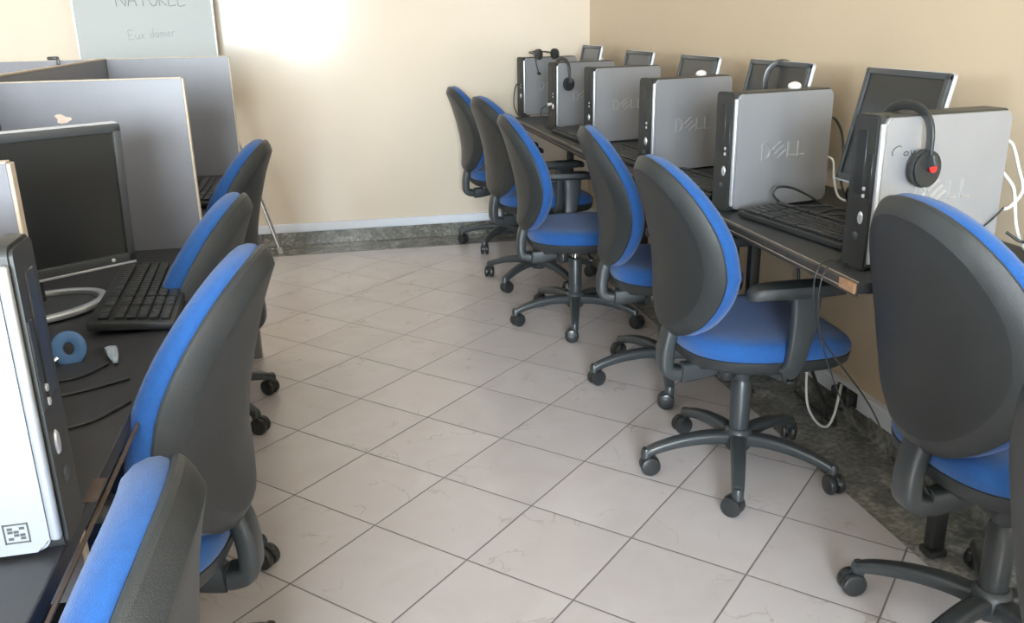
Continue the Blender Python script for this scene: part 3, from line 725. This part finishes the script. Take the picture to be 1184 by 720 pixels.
thing('puck', 'small white rounded puck on top of the tower in full view', 'puck', onpc(4, 0.258, 0.055, H_-0.002), group='white pucks on towers', me=KC)
thing('puck', 'small white rounded puck on top of the tower behind the one in full view', 'puck', onpc(3, 0.258, 0.055, H_-0.002), group='white pucks on towers', me=KC)

# ------------------------------------------------------------------ cables
cable('black_cable', 'black cable bowing out behind the tower in full view', [onpc(4, 0.372, 0.03, 0.245), onpc(4, 0.405, 0.03, 0.245), onpc(4, 0.43, 0.02, 0.20), onpc(4, 0.425, 0.0, 0.13), onpc(4, 0.39, -0.03, 0.09), onpc(4, 0.385, -0.06, 0.03), onpc(4, 0.43, -0.10, 0.004)], 0.004, 'black_gloss')
cable('white_cable', 'white cable dropping behind the tower in full view onto the desk', [onpc(4, 0.372, 0.02, 0.135), onpc(4, 0.385, 0.0, 0.12), onpc(4, 0.375, -0.02, 0.07), onpc(4, 0.37, -0.05, 0.02), onpc(4, 0.39, -0.08, 0.005)], 0.0035, 'white_plastic')
cable('black_cable', 'small black cable loop on the desk below the leaning monitor', [(1.50, 2.33, TZ+.006), (1.47, 2.31, TZ+.05), (1.48, 2.29, TZ+.085), (1.51, 2.27, TZ+.07), (1.52, 2.26, TZ+.03), (1.48, 2.24, TZ+.006), (1.41, 2.25, TZ+.02), (1.36, 2.27, TZ+.006)], 0.004, 'black_gloss')
cable('black_cable', 'black cable loop standing against the face of the tower in full view', [(1.42, 2.30, TZ+.02), (1.37, 2.335, TZ+.015), (1.30, 2.345, TZ+.02), (1.262, 2.352, TZ+.05), (1.275, 2.355, TZ+.072), (1.32, 2.357, TZ+.068), (1.37, 2.35, TZ+.045), (1.41, 2.335, TZ+.02), (1.45, 2.30, TZ+.006)], 0.0035, 'black_gloss')
cable('black_cable', 'tangled black cables on the desk behind the nearest keyboard', [(1.36, 2.26, TZ+.005), (1.43, 2.20, TZ+.012), (1.40, 2.12, TZ+.005), (1.46, 2.08, TZ+.02), (1.39, 2.03, TZ+.006), (1.44, 1.98, TZ+.015), (1.37, 1.95, TZ+.006)], 0.004, 'black_gloss')
cable('white_cable', 'white cable looping down the wall behind the nearest tower', [onpc(5, 0.372, 0.03, 0.27), onpc(5, 0.41, 0.03, 0.255), onpc(5, 0.43, 0.02, 0.20), onpc(5, 0.43, 0.0, 0.15), onpc(5, 0.40, 0.0, 0.115), onpc(5, 0.376, 0.0, 0.11)], 0.004, 'white_plastic')
cable('white_cable', 'second white cable rising behind the nearest tower beside the chair back', [onpc(5, 0.374, 0.02, 0.20), onpc(5, 0.395, 0.0, 0.165), onpc(5, 0.41, 0.0, 0.13), onpc(5, 0.405, -0.02, 0.07), onpc(5, 0.41, -0.05, 0.02), onpc(5, 0.44, -0.08, 0.006)], 0.004, 'white_plastic')
cable('black_cable', 'black cable loop behind the nearest tower at the right photo edge', [onpc(5, 0.375, -0.02, 0.06), onpc(5, 0.40, -0.05, 0.04), onpc(5, 0.43, -0.05, 0.07), onpc(5, 0.42, -0.05, 0.10), onpc(5, 0.39, -0.06, 0.06), onpc(5, 0.40, -0.08, 0.012), onpc(5, 0.46, -0.10, 0.006)], 0.0035, 'black_gloss')
cable('black_cable', 'thin black wire slanting across the lower face of the nearest tower', [onpc(5, 0.372, -0.006, 0.115), onpc(5, 0.33, -0.008, 0.085), onpc(5, 0.26, -0.008, 0.045), onpc(5, 0.20, -0.02, 0.006)], 0.002, 'black_gloss')
cable('black_cable', 'black cable hanging in front of the farthest tower', [onpc(0, -0.008, 0.05, 0.185), onpc(0, -0.03, 0.05, 0.18), onpc(0, -0.05, 0.04, 0.12), onpc(0, -0.052, 0.03, 0.05), onpc(0, -0.035, 0.0, 0.006), onpc(0, 0.0, -0.06, 0.005)], 0.004, 'black_gloss')
def usb(i, label):
    a = onpc(i, -0.008, 0.052, 0.13); b = onpc(i, -0.03, 0.05, 0.128); c = onpc(i, -0.09, 0.02, 0.10); d = onpc(i, -0.11, -0.06, 0.03); e = onpc(i, -0.06, -0.12, 0.005)
    t = thing('plugged_cable', label, 'cable', a, group='cables plugged into tower fronts')
    link('plug', mk(lambda bm: tube(bm, [Vector((0.002, 0, 0)), b-a], 0.007, 8, 1), 'plug', M['white_plastic']), t, label='white plug')
    link('wire', mk(lambda bm: tube(bm, [p-a for p in (b, c, d, e)], 0.0028, 8), 'wire', M['black_gloss']), t)
usb(1, 'black wire with white plug in the front of the second tower from the back')
cable('black_cable', 'thin black wires hanging over the table edge beside the armrest', [(1.20, 1.86, TZ+.006), (1.14, 1.80, TZ+.006), (1.078, 1.765, TZ+.008), (1.062, 1.76, TZ-.05), (1.10, 1.77, 0.60), (1.25, 1.80, 0.42), (1.45, 2.0, 0.22), (1.60, 2.26, 0.11)], 0.0022, 'black_gloss')
cable('black_cable', 'thin dark wire dropping from the table edge near the chipped corner', [(1.22, 1.80, TZ+.006), (1.13, 1.755, TZ+.006), (1.076, 1.735, TZ+.008), (1.058, 1.73, TZ-.06), (1.09, 1.74, 0.58), (1.22, 1.80, 0.36), (1.46, 2.05, 0.18), (1.60, 2.36, 0.10)], 0.0018, 'black_gloss')
# sockets and plugs in the white trunking below the table
for yy, lab in ((2.475, 'black plug in the white trunking by the white cable loop'), (2.415, 'black plug in the white trunking beside the bright cable loop, nearer the camera')):
    t = thing('power_plug', lab, 'plug', (XR-0.028, yy, 0.108), group='black plugs in the trunking')
    link('plug_body', mk(lambda bm: (bx(bm, (-0.018, 0, 0), (0.036, 0.042, 0.046), 0.009, 3), bx(bm, (-0.002, 0, 0), (0.005, 0.055, 0.052), 0.002, 1)), 'plug_body', M['black_gloss']), t)
    link('plug_cable', mk(lambda bm: tube(bm, [(-0.034, 0, -0.005), (-0.055, -0.002, -0.02), (-0.06, -0.005, -0.06), (-0.05, 0.01, -0.100), (-0.04, 0.08, -0.102), (-0.03, 0.25, -0.10)], 0.005, 8), 'plug_cable', M['black_gloss']), t)
cable('white_cable', 'bright white cable loop hanging to the floor below the table', [(1.60, 2.43, 0.155), (1.575, 2.40, 0.13), (1.56, 2.395, 0.06), (1.552, 2.42, 0.012), (1.548, 2.48, 0.008), (1.545, 2.535, 0.05), (1.55, 2.565, 0.16), (1.56, 2.58, 0.32), (1.58, 2.59, 0.55), (1.60, 2.60, 0.71)], 0.0045, 'white_plastic')
cable('black_cable', 'black cables draped along the wall trunking under the table', [(1.615, 2.44, 0.06), (1.60, 2.50, 0.05), (1.60, 2.58, 0.10), (1.60, 2.68, 0.22), (1.60, 2.75, 0.40), (1.60, 2.80, 0.70)], 0.006, 'black_gloss')

# ------------------------------------------------------------------ flip chart with whiteboard
es = thing('whiteboard_easel', 'whiteboard on a metal easel with faded handwriting, against the back wall', 'whiteboard', (-0.935, 5.42, 0))
BX, BZ0, BZ1 = 0.362, 0.93, 1.95
link('board', mk(lambda bm: bx(bm, (0, 0, (BZ0+BZ1)/2), (2*BX, 0.012, BZ1-BZ0), 0.002, 1), 'board', M['board']), es)
def bf(bm):
    for s in (-1, 1): bx(bm, (s*BX, 0, (BZ0+BZ1)/2), (0.010, 0.020, BZ1-BZ0+0.01), 0.003)
    for z in (BZ0, BZ1): bx(bm, (0, 0, z), (2*BX+0.01, 0.020, 0.012), 0.003)
link('board_frame', mk(bf, 'board_frame', M['silver_edge']), es)
for s in (-1, 1):
    l = link('leg', mk(lambda bm: tube(bm, [(s*0.07, 0.02, 1.93), (s*0.33, 0.03, 0.98), (s*0.596, 0.0, 0.012)], 0.013, 10, 3), 'leg', M['chrome']), es)
    link('leg_tip', mk(lambda bm: tube(bm, [(s*0.590, 0.0, 0.035), (s*0.599, 0.0, 0.0)], 0.016, 10, 1), 'leg_tip', M['light_grey']), l)
link('leg', mk(lambda bm: tube(bm, [(0, 0.03, 1.90), (0, 0.12, 1.0), (0, 0.15, 0.0)], 0.013, 10, 3), 'leg', M['chrome']), es)
link('pen_tray', mk(lambda bm: (bx(bm, (0, -0.03, BZ0-0.012), (0.6, 0.06, 0.006), 0.001, 1), bx(bm, (0, -0.058, BZ0-0.004), (0.6, 0.005, 0.02), 0.001, 1)), 'pen_tray', M['silver_edge']), es)
GL_ = {'N': [[(0, 0), (0.02, 1), (0.62, 0.0), (0.66, 1)]], 'A': [[(0, 0), (0.3, 1), (0.62, 0)], [(0.12, 0.38), (0.5, 0.38)]], 'T': [[(0.3, 0), (0.3, 1)], [(0, 1), (0.62, 1)]],
       'U': [[(0, 1), (0.02, 0.25), (0.22, 0), (0.45, 0.1), (0.55, 0.45), (0.56, 1)]], 'R': [[(0, 0), (0.02, 1), (0.4, 0.95), (0.45, 0.65), (0.05, 0.5), (0.5, 0)]], 'E': [[(0.5, 0.95), (0, 1), (0, 0.5), (0.4, 0.52)], [(0, 0.5), (0, 0), (0.52, 0.05)]],
       'L': [[(0, 1), (0, 0), (0.5, 0.04)]], 'u': [[(0, .5), (.03, .1), (.2, 0), (.36, .12), (.38, .5)], [(.38, .5), (.42, 0)]], 'x': [[(0, .5), (.35, 0)], [(.35, .5), (0, 0)]], 'd': [[(.35, .4), (.15, .48), (0, .25), (.15, 0), (.35, .15)], [(.36, 1), (.36, 0)]],
       'a': [[(.33, .42), (.15, .5), (0, .25), (.15, 0), (.32, .15), (.34, .48), (.38, 0)]], 'm': [[(0, 0), (0, .5)], [(0, .35), (.15, .5), (.22, .3), (.22, 0)], [(.22, .35), (.36, .5), (.44, .3), (.45, 0)]], 'i': [[(0, .5), (0.02, 0)]], 'e': [[(0, .26), (.3, .3), (.2, .5), (0, .3), (.1, 0), (.34, .08)]], 'r': [[(0, .5), (0, 0)], [(0, .3), (.12, .48), (.28, .46)]]}
def write(txt, x, z, h, r, gap=0.22, sl=0.0):
    def fn(bm):
        cx = x
        for ch in txt:
            if ch == ' ': cx += 0.45*h; continue
            w = max(p[0] for s_ in GL_[ch] for p in s_)
            for s_ in GL_[ch]:
                tube(bm, [(cx+px*h, -0.0065, z+pz*h+sl*(cx-x)) for px, pz in s_], r, 5, 3)
            cx += (w+gap)*h
    return fn
link('handwriting', mk(write('NATUREL', -0.135, 1.436, 0.072, 0.0022, 0.16), 'handwriting', M['ink']), es, label='large faded handwritten word')
link('handwriting', mk(write('Eux damier', -0.095, 1.262, 0.050, 0.0014, 0.16, 0.06), 'handwriting', M['ink_faint']), es, label='small faint handwritten words')

# ------------------------------------------------------------------ light
def area(name, loc, rot, sx, sy, power, col):
    l = bpy.data.lights.new(name, 'AREA'); l.shape = 'RECTANGLE'; l.size = sx; l.size_y = sy; l.energy = power; l.color = col
    o = bpy.data.objects.new(name, l); COL.objects.link(o); o.location = loc; o.rotation_euler = rot
    return o
area('daylight_through_window', ((WX0+WX1)/2, YF-0.14, (WZ0+WZ1)/2), (R(90), 0, 0), WX1-WX0-0.04, WZ1-WZ0-0.04, 275, (0.80, 0.91, 1.0))
area('daylight_through_side_window', (XL-0.14, (LY0+LY1)/2, (LZ0+LZ1)/2), (R(90), 0, R(-90)), LY1-LY0-0.04, LZ1-LZ0-0.04, 22, (0.90, 0.95, 1.0))  # weak fill light behind the added side window
w = bpy.data.worlds.new('World'); SC.world = w; w.use_nodes = True
nt = w.node_tree; bg = nt.nodes['Background']
sky = nt.nodes.new('ShaderNodeTexSky'); sky.sky_type = 'NISHITA'; sky.sun_disc = False; sky.sun_elevation = R(45); sky.sun_rotation = R(200)
nt.links.new(sky.outputs[0], bg.inputs[0]); bg.inputs[1].default_value = 0.25

# ------------------------------------------------------------------ camera
cam = bpy.data.cameras.new('camera'); co = bpy.data.objects.new('camera', cam); COL.objects.link(co)
F, HC = 1020.5, 1.318
yaw, pit, rol = R(11.41), R(18.167), R(-1.09)
cy, sy, cp_, sp_ = math.cos(yaw), math.sin(yaw), math.cos(pit), math.sin(pit)
f = Vector((sy*cp_, cy*cp_, -sp_)); r = Vector((cy, -sy, 0)); u = r.cross(f)
r2 = r*math.cos(rol)+u*math.sin(rol); u2 = -r*math.sin(rol)+u*math.cos(rol)
co.matrix_world = Matrix(((r2.x, u2.x, -f.x, 0), (r2.y, u2.y, -f.y, 0), (r2.z, u2.z, -f.z, HC), (0, 0, 0, 1)))
cam.sensor_width = 36; cam.sensor_fit = 'HORIZONTAL'; cam.lens = F/1184*36; cam.clip_start = 0.02
SC.camera = co
vs = SC.view_settings; vs.view_transform = 'Standard'; vs.look = 'None'; vs.exposure = 1.13; vs.gamma = 1; vs.use_curve_mapping = False
SC.cycles.max_bounces = 10; SC.cycles.diffuse_bounces = 6
